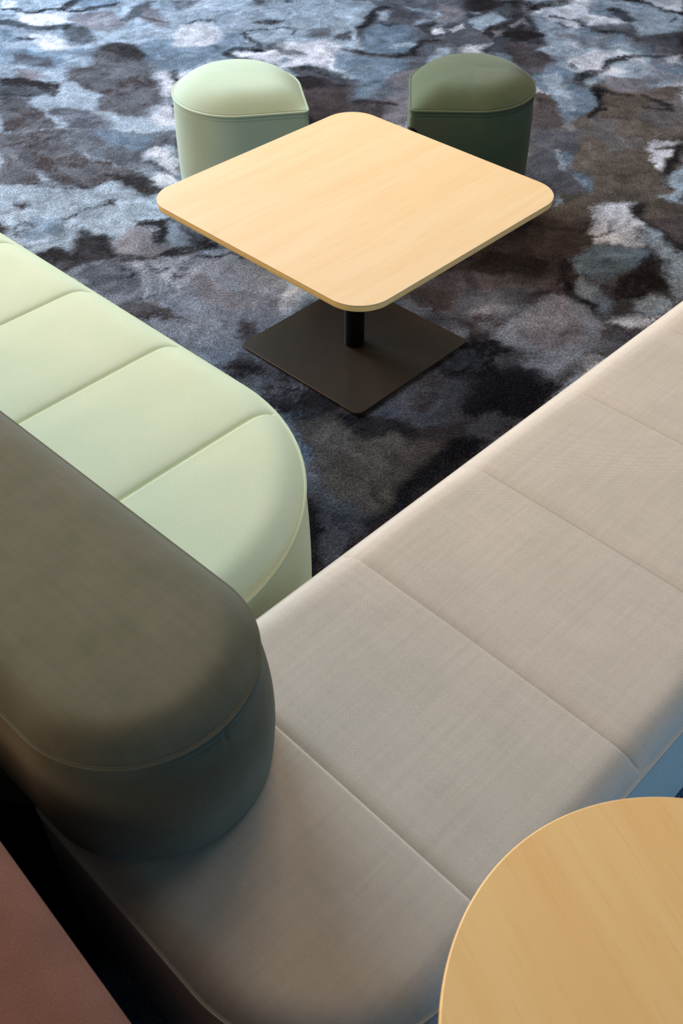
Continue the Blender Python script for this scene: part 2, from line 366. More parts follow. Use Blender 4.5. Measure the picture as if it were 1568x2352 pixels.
# carpet pattern: colour class, line width (0 = filled outline), points in metres on the floor
CARPET_SHAPES = [
('H',0,(0.696,4.372,1.524,4.360,1.157,2.907,0.750,2.911,0.589,3.116,0.589,3.444)),
('G',0,(0.264,2.774,0.705,3.205,1.218,3.199,1.086,2.668,0.519,2.112,0.224,2.115,0.247,2.494)),
('T',0,(-1.062,2.963,-0.826,3.246,-0.584,3.219,-0.173,2.818,-0.148,2.118,-0.180,2.118,-0.495,2.449,-0.859,2.785)),
('G',0,(-0.181,2.318,0.581,2.311,0.558,2.157,-0.031,1.551,-0.050,1.551,-0.077,1.952)),
('S',0,(0.016,5.500,0.686,5.490,0.716,4.727,0.344,4.547,0.283,3.953,0.039,4.119,0.012,4.475)),
('L',0,(-1.873,5.706,0.090,5.674,0.074,4.474,-0.738,4.485,-0.561,2.961,-1.245,3.195)),
('P',0,(-1.771,5.529,-1.695,5.528,-1.665,5.426,-1.738,5.394)),
('P',0,(-1.648,5.327,-1.385,5.339,-1.335,5.195,-1.448,5.150,-1.594,5.215)),
('P',0,(-1.532,5.060,-1.371,5.043,-1.299,4.896,-1.262,4.867,-1.367,4.812,-1.468,4.942)),
('M',0,(-1.362,5.339,-1.164,5.369,-1.052,5.191,-1.083,5.039,-1.227,5.086,-1.355,5.243)),
('N',0.03,(-1.734,5.378,-1.650,5.384,-1.618,5.343,-1.554,5.334,-1.492,5.390,-1.432,5.406)),
('B',0,(-1.398,5.523,-1.159,5.519,-1.172,5.418,-1.341,5.404)),
('N',0.05,(-1.418,5.389,-1.402,5.455,-1.374,5.523)),
('N',0.04,(-1.369,5.372,-1.239,5.411,-1.177,5.452)),
('N',0.07,(-1.687,5.185,-1.604,5.184,-1.483,5.136,-1.347,5.141)),
('D',0,(-1.363,5.196,-1.299,5.179,-1.194,5.055,-1.163,4.937,-1.225,4.895,-1.294,4.953)),
('N',0.04,(-1.559,4.987,-1.503,4.978)),
('B',0,(-1.665,5.093,-1.603,5.061,-1.568,4.958,-1.629,4.944)),
('D',0,(-1.093,5.207,-1.057,5.416,-0.956,5.516,-0.982,5.285,-1.052,5.191)),
('M',0,(-1.000,5.415,-0.910,5.381,-0.848,5.111,-0.969,5.189)),
('G',0.03,(-0.979,5.269,-0.887,5.204)),
('B',0,(-1.608,4.858,-1.338,4.826,-1.159,4.851,-1.138,4.672,-1.292,4.596,-1.565,4.679)),
('S',0,(-1.539,4.787,-1.353,4.770,-1.307,4.622,-1.488,4.677)),
('L',0,(-1.298,4.783,-1.157,4.781,-1.136,4.633,-1.246,4.621)),
('M',0,(-1.459,4.598,-1.362,4.571,-1.296,4.493,-1.409,4.445)),
('D',0,(-1.515,4.471,-1.424,4.507,-1.226,4.417,-1.195,4.284,-1.282,4.309,-1.338,4.298,-1.470,4.288)),
('G',0,(-1.473,4.300,-1.330,4.286,-1.291,4.193,-1.236,4.136,-1.160,3.944,-1.388,3.947)),
('G',0,(-1.162,4.809,-1.089,4.907,-0.954,4.891,-0.868,4.722,-0.866,4.590,-0.769,4.302,-0.765,4.197,-0.802,4.152,-0.799,4.064,-0.866,4.043,-0.962,4.121,-1.044,4.190,-1.040,4.306,-1.211,4.442,-1.246,4.595,-1.136,4.633,-1.122,4.699)),
('D',0,(-1.159,4.851,-1.067,4.936,-0.985,4.920,-0.917,4.778,-0.868,4.722,-0.917,4.669,-1.040,4.766)),
('B',0,(-0.934,4.862,-0.884,4.962,-0.790,4.931,-0.750,4.588,-0.832,4.563,-0.892,4.669)),
('P',0,(-0.832,4.563,-0.780,4.550,-0.729,4.411,-0.714,4.278,-0.755,4.267,-0.792,4.411)),
('N',0.04,(-0.761,4.562,-0.735,4.460)),
('L',0,(-1.330,4.286,-1.285,4.321,-1.212,4.250,-1.226,4.417,-1.197,4.417,-1.038,4.294,-1.044,4.190,-0.935,4.098,-0.787,4.042,-0.686,4.040,-0.674,3.938,-1.160,3.944,-1.236,4.136,-1.291,4.193)),
('S',0,(-1.210,4.192,-1.060,4.145,-0.947,4.033,-0.933,3.941,-1.105,3.943,-1.220,4.124)),
('P',0,(-0.782,4.042,-0.755,4.152,-0.706,4.208,-0.680,3.986,-0.751,4.009)),
('G',0,(-1.388,3.947,-1.115,3.943,-1.091,3.820,-0.946,3.700,-0.769,3.585,-0.697,3.458,-0.665,3.441,-0.707,3.381,-0.766,3.424,-0.820,3.451,-0.860,3.496,-0.943,3.444,-1.091,3.498,-1.148,3.571,-1.139,3.490,-1.276,3.483)),
('S',0,(-1.115,3.943,-0.674,3.938,-0.659,3.805,-0.777,3.737,-0.738,3.613,-0.769,3.585,-0.947,3.710,-1.089,3.810)),
('B',0,(-1.023,3.942,-0.748,3.918,-0.771,3.756,-0.913,3.818)),
('D',0,(-0.936,3.569,-0.848,3.550,-0.719,3.530,-0.686,3.441,-0.707,3.381,-0.768,3.433,-0.820,3.451,-0.851,3.513)),
('P',0,(-0.777,3.737,-0.729,3.771,-0.658,3.697,-0.629,3.547,-0.661,3.575,-0.725,3.678)),
('P',0,(-0.723,3.530,-0.703,3.575,-0.649,3.547,-0.624,3.502,-0.688,3.458)),
('D',0.02,(-0.759,3.669,-0.711,3.631,-0.660,3.566,-0.625,3.511)),
('L',0,(-1.276,3.483,-1.138,3.481,-0.943,3.444,-0.908,3.409,-0.871,3.460,-0.838,3.487,-0.766,3.424,-0.702,3.372,-0.666,3.288,-0.590,3.215,-0.732,3.192,-0.770,3.177,-0.883,3.109,-0.929,3.086,-0.912,2.997,-0.942,2.976,-0.995,3.012,-1.037,2.962,-1.173,3.059)),
('N',0.01,(-1.125,3.481,-1.020,3.453,-0.955,3.461)),
('D',0.008,(-1.198,3.491,-1.141,3.499)),
('L',0,(-1.157,3.590,-1.146,3.617,-1.116,3.580,-1.109,3.525,-1.136,3.535)),
('G',0,(-1.187,3.336,-1.146,3.352,-1.129,3.310,-1.150,3.277)),
('B',0,(-1.118,3.244,-1.015,3.227,-0.973,3.132,-1.080,3.073,-1.122,3.088)),
('N',0.01,(-0.988,3.211,-0.961,3.235,-0.943,3.267,-0.886,3.307,-0.847,3.315,-0.815,3.340)),
('D',0,(-0.990,3.219,-0.969,3.235,-0.958,3.219,-0.979,3.203)),
('D',0,(-0.856,3.340,-0.811,3.340,-0.814,3.306,-0.847,3.315)),
('N',0.008,(-1.164,3.150,-1.145,3.189,-1.114,3.189,-1.103,3.157,-1.129,3.134)),
('D',0,(-1.160,3.119,-1.137,3.134,-1.124,3.096,-1.147,3.096)),
('D',0,(-0.730,3.177,-0.654,3.191,-0.590,3.215,-0.580,3.128,-0.587,3.060,-0.636,3.053,-0.653,3.129,-0.718,3.145)),
('D',0,(-0.918,3.132,-0.895,3.155,-0.879,3.108,-0.818,3.115,-0.780,3.070,-0.729,3.039,-0.742,2.995,-0.632,3.023,-0.568,3.023,-0.561,2.964,-0.731,2.926,-1.040,2.941,-0.993,3.005,-0.946,2.997,-0.919,2.975,-0.919,3.056)),
('M',0,(-0.770,3.054,-0.746,3.153,-0.653,3.129,-0.636,3.053,-0.571,3.052,-0.568,3.023,-0.706,3.009)),
('S',0,(-0.858,5.514,-0.701,5.512,-0.732,5.411,-0.840,5.363)),
('P',0,(-0.789,5.156,-0.626,5.184,-0.559,5.046,-0.599,4.886,-0.726,4.831,-0.782,4.860,-0.802,5.034)),
('D',0.02,(-0.763,5.171,-0.684,5.216,-0.605,5.200)),
('D',0,(-0.421,5.181,-0.378,5.212,-0.283,5.195,-0.320,5.149,-0.379,5.119)),
('B',0,(-0.558,5.031,-0.467,5.044,-0.448,4.912,-0.391,4.854,-0.485,4.841,-0.522,4.772,-0.475,4.703,-0.592,4.685,-0.674,4.587,-0.747,4.562,-0.778,4.832,-0.673,4.830,-0.585,4.900)),
('P',0,(-0.487,4.799,-0.440,4.799,-0.356,4.784,-0.256,4.909,-0.160,4.879,-0.070,4.935,0.045,4.834,-0.007,4.765,-0.017,4.630,0.018,4.551,-0.042,4.604,-0.154,4.632,-0.244,4.581,-0.324,4.661,-0.429,4.703)),
('N',0.015,(-0.457,5.059,-0.371,5.073,-0.279,5.094,-0.207,5.055,-0.217,5.011)),
('N',0.03,(-0.455,5.029,-0.429,4.955,-0.383,4.897,-0.369,4.840,-0.357,4.797)),
('N',0.045,(-0.372,4.798,-0.411,4.840,-0.485,4.841,-0.518,4.786,-0.476,4.717,-0.424,4.703)),
('S',0,(-0.372,4.882,-0.308,4.881,-0.253,4.810,-0.173,4.781,-0.162,4.740,-0.240,4.754,-0.331,4.811)),
('B',0,(-0.289,4.687,-0.255,4.727,-0.222,4.673,-0.267,4.647)),
('S',0,(-0.148,5.085,-0.061,5.083,-0.055,4.964,-0.135,4.965)),
('D',0,(-0.044,4.979,0.047,5.052,0.046,4.905,-0.028,4.935)),
('D',0,(-0.463,5.508,-0.365,5.506,-0.390,5.439,-0.430,5.440)),
('D',0,(-0.319,5.506,-0.237,5.504,-0.276,5.454)),
('G',0,(-0.178,4.366,0.041,4.400,0.039,4.119,-0.113,4.011)),
('D',0,(-0.244,4.581,-0.154,4.619,-0.042,4.578,0.042,4.525,0.041,4.376,-0.139,4.354,-0.211,4.491)),
('B',0,(-0.012,4.751,0.044,4.764,0.042,4.551,-0.007,4.617)),
('P',0,(-0.746,4.549,-0.700,4.548,-0.725,4.460)),
('G',0,(0.068,4.233,0.182,4.208,0.195,4.051,0.265,3.964,0.039,4.141)),
('L',0,(0.051,5.500,0.155,5.498,0.198,5.396,0.162,5.315,0.102,5.111,0.047,5.082)),
('B',0,(0.128,5.050,0.214,5.171,0.354,5.108,0.378,4.958,0.369,4.801,0.282,4.733,0.174,4.762,0.113,4.805)),
('L',0,(0.268,4.887,0.363,4.893,0.371,4.843,0.328,4.815,0.271,4.844)),
('L',0,(0.046,4.919,0.099,4.947,0.123,4.818,0.045,4.806)),
('B',0,(0.044,4.764,0.250,4.706,0.331,4.678,0.263,4.548,0.188,4.398,0.136,4.255,0.068,4.244,0.072,4.474,0.043,4.577)),
('N',0.05,(0.113,5.111,0.159,5.188,0.184,5.299,0.238,5.379)),
('N',0.03,(0.214,5.171,0.240,5.132,0.290,5.139)),
('N',0.035,(0.045,4.806,0.148,4.762,0.261,4.720,0.335,4.760,0.376,4.843,0.390,4.900,0.471,4.913)),
('L',0,(0.201,5.314,0.253,5.330,0.253,5.202,0.215,5.203)),
('L',0,(0.335,5.394,0.468,5.343,0.465,5.294,0.366,5.344)),
('L',0,(0.377,5.138,0.426,5.215,0.464,5.199,0.398,5.122)),
('L',0,(0.483,5.310,0.518,5.326,0.524,5.261,0.490,5.246)),
('M',0,(0.509,5.442,0.660,5.340,0.600,5.165,0.519,5.198)),
('N',0,(0.386,5.092,0.468,5.183,0.500,5.167,0.449,5.061,0.492,4.985,0.455,4.986)),
('P',0,(0.456,5.076,0.504,5.075,0.511,5.015,0.462,5.008)),
('P',0,(0.530,5.059,0.624,5.134,0.620,5.088,0.560,5.029)),
('D',0,(0.657,5.490,0.956,5.485,0.854,4.725,0.719,4.754,0.670,4.783,0.736,4.909,0.666,5.057,0.656,5.291)),
('L',0,(0.670,5.211,0.779,5.289,0.837,5.209,0.760,5.117,0.695,5.027,0.675,5.087)),
('L',0,(0.681,5.323,0.725,5.306,0.710,5.274)),
('L',0,(0.391,4.651,0.406,4.731,0.490,4.813,0.553,4.812,0.509,4.730,0.454,4.677)),
('P',0,(0.571,4.784,0.597,4.840,0.679,4.867,0.733,4.880,0.674,4.824,0.629,4.742,0.574,4.756)),
('M',0,(0.225,4.472,0.285,4.573,0.355,4.572,0.316,4.396,0.236,4.373)),
('M',0,(0.212,4.254,0.302,4.324,0.283,3.953,0.177,4.051,0.195,4.162)),
('D',0.03,(0.068,4.221,0.158,4.208,0.219,4.196)),
('M',0,(0.762,5.041,0.807,5.055,0.798,4.981,0.764,4.967)),
('M',0,(0.819,4.850,0.876,4.892,0.865,4.808)),
('D',0,(0.884,5.486,1.241,5.481,1.181,5.397,1.096,5.366,0.985,5.302,0.974,5.191,0.991,4.934,0.965,4.863,0.810,4.893)),
('G',0,(0.810,4.893,0.965,4.863,0.993,4.642,0.917,4.539,0.858,4.476,0.805,4.645)),
('M',0.03,(0.852,5.100,0.914,5.192,0.933,5.129)),
('L',0,(1.016,5.484,1.097,5.483,1.014,5.425)),
('L',0,(0.981,5.160,1.033,5.174,1.114,5.066,1.204,5.019,1.169,4.975,1.042,5.022,1.018,4.934,1.136,4.818,1.119,4.721,1.066,4.681,0.972,4.737,0.918,4.793,0.986,4.862,0.998,4.978,0.971,5.053)),
('P',0,(1.034,5.221,1.091,5.333,1.221,5.430,1.257,5.380,1.271,5.265,1.400,5.184,1.445,5.137,1.384,5.107,1.323,5.078,1.234,5.125,1.187,5.235,1.162,5.219,1.168,5.095,1.120,5.065,1.121,5.173)),
('D',0.03,(1.070,5.237,1.159,5.204,1.209,5.110)),
('D',0.03,(1.083,5.142,1.119,5.096)),
('M',0.03,(1.037,4.992,1.140,4.961)),
('L',0,(1.379,5.478,1.769,5.405,1.671,5.012,1.577,4.999,1.452,4.971,1.465,5.152,1.447,5.279,1.372,5.329,1.359,5.378)),
('P',0,(1.574,5.475,1.786,5.472,1.740,5.290,1.630,5.341)),
('D',0.04,(1.513,5.459,1.588,5.408,1.626,5.325,1.736,5.274)),
('N',0.06,(1.393,5.345,1.435,5.247,1.462,5.168)),
('N',0,(1.642,5.181,1.687,5.227,1.697,5.180,1.640,5.149)),
('S',0,(1.206,5.095,1.442,5.122,1.452,4.971,1.255,5.004)),
('D',0.04,(1.258,5.018,1.362,5.002,1.432,4.927)),
('L',0,(1.272,4.816,1.309,4.872,1.378,4.871,1.429,4.744,1.423,4.717,1.359,4.731,1.344,4.787)),
('L',0,(1.142,4.762,1.207,4.859,1.238,4.830,1.165,4.748)),
('S',0,(1.449,4.956,1.667,4.997,1.603,4.741,1.465,4.743,1.438,4.856)),
('N',0.04,(1.319,4.691,1.430,4.703,1.516,4.695)),
('L',0,(0.992,4.603,1.036,4.655,1.053,4.576,1.096,4.562,1.089,4.523,1.071,4.505,1.017,4.537)),
('D',0,(1.045,4.615,1.068,4.601,1.092,4.536,1.051,4.563)),
('P',0,(1.077,4.536,1.123,4.627,1.121,4.562,1.082,4.511)),
('M',0,(1.202,4.459,1.375,4.456,1.371,4.333,1.219,4.299,1.166,4.348)),
('B',0,(0.867,4.476,0.942,4.538,1.010,4.499,1.038,4.399,1.083,4.349,1.110,4.337,1.131,4.218,1.090,4.128,1.000,4.040,0.934,3.977,0.941,4.107,0.915,4.268,0.863,4.377)),
('L',0,(0.909,4.488,0.973,4.512,1.002,4.387,1.012,4.220,1.002,4.106,0.955,4.107,0.936,4.280)),
('N',0,(1.048,4.486,1.127,4.536,1.217,4.534,1.177,4.459,1.081,4.392,1.040,4.411)),
('N',0.05,(1.222,4.560,1.268,4.638,1.297,4.658)),
('L',0,(1.255,4.599,1.303,4.638,1.368,4.584,1.384,4.519,1.375,4.456,1.314,4.520,1.272,4.560)),
('P',0,(1.513,4.661,1.600,4.728,1.570,4.608,1.525,4.608)),
('L',0,(1.094,4.410,1.177,4.459,1.158,4.409,1.112,4.349,1.085,4.361)),
('P',0,(0.859,4.413,0.887,4.340,0.917,4.280,0.855,4.316)),
('N',0.05,(1.125,4.313,1.156,4.300)),
('N',0.03,(1.188,4.288,1.259,4.263)),
('N',0.035,(1.128,4.277,1.109,4.127,1.057,4.051)),
('N',0.035,(1.282,4.148,1.321,4.113,1.386,4.113)),
('N',0,(1.335,4.216,1.371,4.227,1.399,4.146,1.370,4.124)),
('D',0.03,(1.319,4.274,1.357,4.227,1.399,4.146)),
('G',0,(0.846,4.257,0.909,4.233,0.932,4.107,0.915,3.918,0.784,3.919)),
('S',0,(0.770,3.920,0.983,3.917,0.929,3.736,0.862,3.594,0.955,3.457,0.941,3.379,0.828,3.389,0.795,3.313,0.777,3.433,0.721,3.504,0.704,3.531)),
('B',0,(0.853,3.727,0.895,3.717,0.879,3.593,0.853,3.622)),
('L',0.012,(0.841,3.737,0.837,3.650,0.851,3.557)),
('B',0,(0.886,3.538,0.935,3.529,0.955,3.457,0.934,3.388,0.902,3.458)),
('L',0.015,(0.891,3.493,0.921,3.449)),
('L',0,(0.797,3.347,0.821,3.346,0.816,3.313,0.785,3.297)),
('P',0,(1.190,3.752,1.248,3.831,1.328,3.830,1.373,3.820,1.320,3.780,1.250,3.761,1.313,3.731,1.305,3.683,1.253,3.664,1.212,3.562,1.197,3.627,1.212,3.713)),
('D',0,(1.329,3.780,1.371,3.810,1.329,3.644,1.254,3.543,1.214,3.498,1.210,3.553,1.251,3.655,1.299,3.673)),
('D',0.012,(1.250,3.761,1.319,3.755)),
('L',0,(1.336,3.616,1.256,3.300,1.243,3.300,1.180,3.351,1.224,3.367,1.235,3.410,1.206,3.428,1.233,3.525)),
('N',0.012,(1.208,3.454,1.210,3.410,1.233,3.401)),
('B',0,(0.792,2.943,0.863,3.000,1.005,2.977,1.046,2.991,1.065,2.908,0.772,2.911)),
('L',0,(1.062,3.149,1.106,3.087,1.123,2.997,1.143,2.954,1.120,2.907,1.065,2.908,1.065,2.991,1.018,3.035)),
('N',0,(1.041,3.269,1.080,3.302,1.116,3.285,1.071,3.188,1.099,3.141,1.151,3.034,1.173,3.019,1.157,2.954,1.123,2.997,1.100,3.095,1.066,3.165,1.040,3.213)),
('P',0,(0.914,3.279,0.955,3.303,1.037,3.311,1.076,3.306,1.037,3.269,1.037,3.213,1.062,3.149,1.027,3.111,1.018,3.035,1.036,2.998,0.988,2.984,0.872,3.007,0.866,3.037,0.879,3.067,0.861,3.097,0.874,3.167,0.908,3.222)),
('N',0.01,(0.860,3.067,0.889,3.059,0.919,3.097,0.945,3.112)),
('N',0.01,(0.870,3.000,0.945,2.996,1.006,2.980,1.039,2.991,1.047,3.013)),
('D',0,(-1.042,2.952,-1.012,2.995,-0.946,3.005,-0.926,2.962,-0.904,2.994,-0.924,3.072,-0.904,3.152,-0.890,3.106,-0.816,3.116,-0.780,3.037,-0.718,3.003,-0.633,2.959,-0.584,2.926,-0.671,2.992,-0.758,2.971,-0.854,2.908,-0.928,2.856,-0.992,2.899)),
('M',0,(-0.764,3.003,-0.766,3.093,-0.690,3.126,-0.647,3.069,-0.578,3.023,-0.621,2.958,-0.705,2.992)),
('D',0,(-0.733,3.185,-0.611,3.196,-0.590,3.125,-0.600,3.057,-0.637,3.080,-0.656,3.138,-0.722,3.150)),
('D',0,(-0.552,3.148,-0.421,3.055,-0.388,2.999,-0.471,2.979,-0.581,2.947,-0.621,2.958,-0.573,3.023,-0.529,3.045)),
('L',0,(-0.602,3.172,-0.557,3.136,-0.552,3.045,-0.585,3.035)),
('L',0,(-0.472,2.989,-0.429,3.011,-0.364,2.977,-0.378,2.945,-0.423,2.946)),
('N',0.02,(-0.492,2.957,-0.423,2.940,-0.352,2.972,-0.327,2.934)),
('S',0,(-0.849,2.908,-0.745,2.960,-0.683,2.844,-0.638,2.753,-0.675,2.714,-0.747,2.696,-0.823,2.765,-0.856,2.856)),
('N',0.012,(-0.727,2.875,-0.689,2.844,-0.690,2.813)),
('N',0.015,(-0.651,2.885,-0.595,2.843,-0.566,2.873)),
('N',0.01,(-0.540,2.842,-0.517,2.832,-0.486,2.852,-0.495,2.883,-0.512,2.888)),
('N',0.01,(-0.536,2.832,-0.531,2.782,-0.534,2.742,-0.630,2.695,-0.697,2.648)),
('G',0,(-0.697,2.648,-0.628,2.685,-0.566,2.694,-0.551,2.618,-0.593,2.582,-0.647,2.592)),
('N',0.012,(-0.613,2.578,-0.565,2.600,-0.496,2.590,-0.486,2.599)),
('G',0,(-0.570,2.647,-0.516,2.627,-0.496,2.590,-0.552,2.582)),
('M',0,(-0.486,2.852,-0.433,2.872,-0.338,2.701,-0.254,2.634,-0.359,2.626,-0.450,2.702)),
('G',0,(-0.313,2.570,-0.252,2.588,-0.247,2.498,-0.284,2.447,-0.327,2.482)),
('G',0,(-0.361,2.347,-0.278,2.430,-0.240,2.371,-0.155,2.313,-0.148,2.118,-0.180,2.118,-0.231,2.212,-0.312,2.283)),
('D',0,(-0.337,2.347,-0.274,2.371,-0.227,2.306,-0.283,2.283)),
('D',0,(-0.233,2.243,-0.151,2.189,-0.148,2.118,-0.180,2.118)),
('D',0,(0.715,2.892,0.776,2.923,0.784,2.870,0.753,2.789,0.707,2.769)),
('B',0,(0.783,2.933,0.859,3.008,1.036,2.984,1.052,2.909,0.981,2.837,0.858,2.768,0.784,2.839)),
('D',0,(0.881,2.748,1.053,2.963,1.103,2.888,1.068,2.836,1.069,2.726,0.979,2.708,0.936,2.679,0.899,2.604,0.826,2.605,0.865,2.670)),
('L',0,(0.764,2.759,0.798,2.798,0.838,2.748,0.822,2.690,0.783,2.710)),
('B',0,(0.829,2.728,0.869,2.689,0.839,2.614,0.806,2.633)),
('N',0.04,(0.750,2.769,0.770,2.700,0.811,2.633)),
('L',0,(1.071,2.846,1.138,2.962,1.151,2.929,1.169,2.929,1.112,2.706,1.045,2.669,1.072,2.736)),
('L',0,(0.923,2.670,0.974,2.708,1.039,2.669,0.982,2.604,0.927,2.613)),
('P',0,(0.828,2.587,0.900,2.609,0.970,2.595,0.927,2.540,0.874,2.532,0.833,2.559)),
('T',0,(0.524,2.562,0.592,2.645,0.667,2.720,0.731,2.720,0.802,2.615,0.794,2.542,0.707,2.371,0.619,2.282,0.548,2.323,0.557,2.388,0.473,2.474)),
('M',0,(0.602,2.635,0.729,2.710,0.749,2.578,0.694,2.438,0.589,2.405,0.510,2.491)),
('N',0,(0.375,2.458,0.472,2.466,0.557,2.388,0.548,2.323,0.609,2.275,0.642,2.243,0.555,2.168,0.519,2.117,0.482,2.113,0.334,2.114,0.314,2.208,0.266,2.326,0.309,2.374)),
('S',0,(0.250,2.231,0.355,2.285,0.381,2.169,0.316,2.114,0.224,2.115)),
('D',0,(0.493,2.990,0.616,2.978,0.696,2.913,0.652,2.840,0.497,2.821,0.408,2.874)),
('D',0,(-0.179,2.270,-0.034,2.200,-0.011,2.140,-0.079,2.075,-0.125,2.069,-0.173,2.126)),
('H',0,(-0.125,2.069,0.012,2.125,0.113,2.074,0.166,2.045,0.217,1.989,0.271,1.989,0.268,1.955,0.211,1.884,0.111,1.761,0.051,1.714,-0.053,1.786,-0.077,1.938)),
('S',0,(-0.062,1.823,0.052,1.744,0.076,1.714,0.042,1.674,-0.015,1.564,-0.043,1.551,-0.052,1.703)),
('N',0,(-0.025,2.118,0.012,2.125,0.105,2.131,0.177,2.087,0.218,2.003,0.190,1.976,0.156,2.031,0.093,2.018,0.030,2.039,-0.015,2.089)),
('S',0,(0.078,2.139,0.154,2.175,0.197,2.109,0.245,2.145,0.323,2.235,0.376,2.289,0.397,2.265,0.309,2.122,0.286,2.065,0.220,2.038,0.177,2.087)),
('S',0,(0.345,2.065,0.373,2.122,0.433,2.158,0.438,2.085,0.393,2.002,0.327,2.016)),
('N',0,(0.313,2.122,0.373,2.265,0.581,2.311,0.558,2.157,0.448,2.085,0.433,2.158,0.356,2.086)),
('N',0,(0.043,1.697,0.138,1.803,0.268,1.949,0.280,1.996,0.327,2.016,0.391,1.988,0.293,1.883,0.179,1.785,0.092,1.702,0.058,1.668))]

# ------------------------------------------------------------------ floor: patterned carpet
def lattice(seed, nx, ny):
    return np.random.RandomState(seed).rand(ny + 2, nx + 2)
def vnoise(X, Y, freq, seed):
    fx, fy = (X + 7.0) * freq, (Y + 3.0) * freq
    L = lattice(seed, int(fx.max()) + 2, int(fy.max()) + 2)
    ix, iy = fx.astype(int), fy.astype(int); u, v = fx - ix, fy - iy
    u = u * u * (3 - 2 * u); v = v * v * (3 - 2 * v)
    return (L[iy, ix] * (1 - u) + L[iy, ix + 1] * u) * (1 - v) + (L[iy + 1, ix] * (1 - u) + L[iy + 1, ix + 1] * u) * v
def fbm(X, Y, freq, seed, octv=4, g=.55):
    s = 0; a = 1; t = 0
    for o in range(octv):
        s = s + a * vnoise(X, Y, freq * 2 ** o, seed + o); t += a; a *= g
    return s / t
def build_carpet():
    xf = np.arange(-2.4, 2.401, .0075); yf = []
    y = .45
    while y < 5.9: yf.append(y); y += .006 + .0013 * max(0, y - 1.5)
    xs = np.concatenate([np.linspace(-6, -2.45, 60), xf, np.linspace(2.45, 6, 60)])
    ys = np.concatenate([np.linspace(-3, .4, 60), np.array(yf), np.linspace(6, 10, 60)])
    X, Y = np.meshgrid(xs, ys)
    PAL = dict(P=(204, 213, 236), L=(150, 170, 195), B=(104, 127, 154), T=(123, 132, 152), M=(120, 121, 136), S=(77, 83, 97), G=(62, 58, 64), H=(94, 89, 87), D=(31, 31, 37), N=(15, 19, 28))
    PAL = {k: np.array(srgb(*v)[:3]) for k, v in PAL.items()}
    wx = (fbm(X, Y, 6, 11, 5, .6) - .5) * .16; wy = (fbm(X, Y, 6, 31, 5, .6) - .5) * .16
    hf = (fbm(X, Y, 45, 71, 2) - .5)
    Xw, Yw = X + wx + hf * .016, Y + wy + hf * .016
    m = fbm(Xw, Yw, 2.2, 51, 4)
    order = ['N', 'D', 'G', 'S', 'M', 'B', 'T', 'L', 'P']
    q = np.clip((m - .3) / .4, 0, .999) * (len(order) - 1); i0 = q.astype(int); fr = (q - i0)[..., None]
    pal = np.array([PAL[k] for k in order]); base = pal[i0] * (1 - fr) + pal[np.minimum(i0 + 1, len(order) - 1)] * fr
    col = base.copy()
    Xs, Ys = X + wx * .55 + hf * .022, Y + wy * .55 + hf * .022
    soft_n = .5 + fbm(X, Y, 3.0, 91, 2)
    jit = (np.random.RandomState(5).rand(*X.shape) - .5) * .016
    keep = np.clip(.62 + .6 * (fbm(Xw, Yw, 9, 201, 4, .7) - .35) * 2 + (np.random.RandomState(6).rand(*X.shape) - .5) * .25, .74, 1)
    for cls, wd, pts in CARPET_SHAPES:
        p = np.array(pts).reshape(-1, 2); pad = .12 + wd
        xm, xM = p[:, 0].min() - pad, p[:, 0].max() + pad; ym, yM = p[:, 1].min() - pad, p[:, 1].max() + pad
        ia, ib = np.searchsorted(xs, (xm, xM)); ja, jb = np.searchsorted(ys, (ym, yM))
        if ib <= ia or jb <= ja: continue
        sx, sy = Xs[ja:jb, ia:ib], Ys[ja:jb, ia:ib]
        dist = np.full(sx.shape, 9.0); inside = np.zeros(sx.shape, bool); n = len(p)
        for i in range(n if wd == 0 else n - 1):
            a, b = p[i], p[(i + 1) % n]; e = b - a; L2 = max(e @ e, 1e-9)
            t = np.clip(((sx - a[0]) * e[0] + (sy - a[1]) * e[1]) / L2, 0, 1)
            dist = np.minimum(dist, np.hypot(sx - a[0] - t * e[0], sy - a[1] - t * e[1]))
            if wd == 0 and abs(e[1]) > 1e-9:
                c = ((a[1] > sy) != (b[1] > sy)) & (sx < e[0] * (sy - a[1]) / e[1] + a[0]); inside ^= c
        sd = np.where(inside, -dist, dist) if wd == 0 else dist - wd * .5
        sd = sd + jit[ja:jb, ia:ib]; soft = (.013 if wd == 0 else .010) * soft_n[ja:jb, ia:ib]
        al = np.clip(.5 - sd / (2 * soft), 0, 1)[..., None] * keep[ja:jb, ia:ib, None]
        col[ja:jb, ia:ib] = col[ja:jb, ia:ib] * (1 - al) + PAL[cls] * al
    # mottling that belongs to the pile pattern
    mm = fbm(Xw, Yw, 14, 121, 4, .65); m2 = fbm(Xw, Yw, 38, 161, 3, .7); col = col * (1 + (mm - .5)[..., None] * 1.3) * (1 + (m2 - .5)[..., None] * .9)
    cr_ = np.abs(fbm(Xw, Yw, 5, 141, 4) - .5); vein = np.clip(1 - cr_ / .012, 0, 1) * np.clip((fbm(X, Y, 2, 151, 2) - .5) * 5, 0, 1)
    col = col * (1 - .45 * vein[..., None])
    nx, ny = len(xs), len(ys)
    co = np.zeros((ny, nx, 3), np.float32); co[..., 0] = X; co[..., 1] = Y
    me = bpy.data.meshes.new('floor'); me.vertices.add(nx * ny); me.vertices.foreach_set('co', co.ravel())
    idx = np.arange(nx * ny).reshape(ny, nx)
    fq = np.stack([idx[:-1, :-1], idx[:-1, 1:], idx[1:, 1:], idx[1:, :-1]], -1).reshape(-1, 4)
    me.loops.add(fq.size); me.loops.foreach_set('vertex_index', fq.ravel().astype(np.int32))
    me.polygons.add(len(fq)); me.polygons.foreach_set('loop_start', np.arange(0, fq.size, 4, dtype=np.int32))
    me.polygons.foreach_set('loop_total', np.full(len(fq), 4, np.int32))
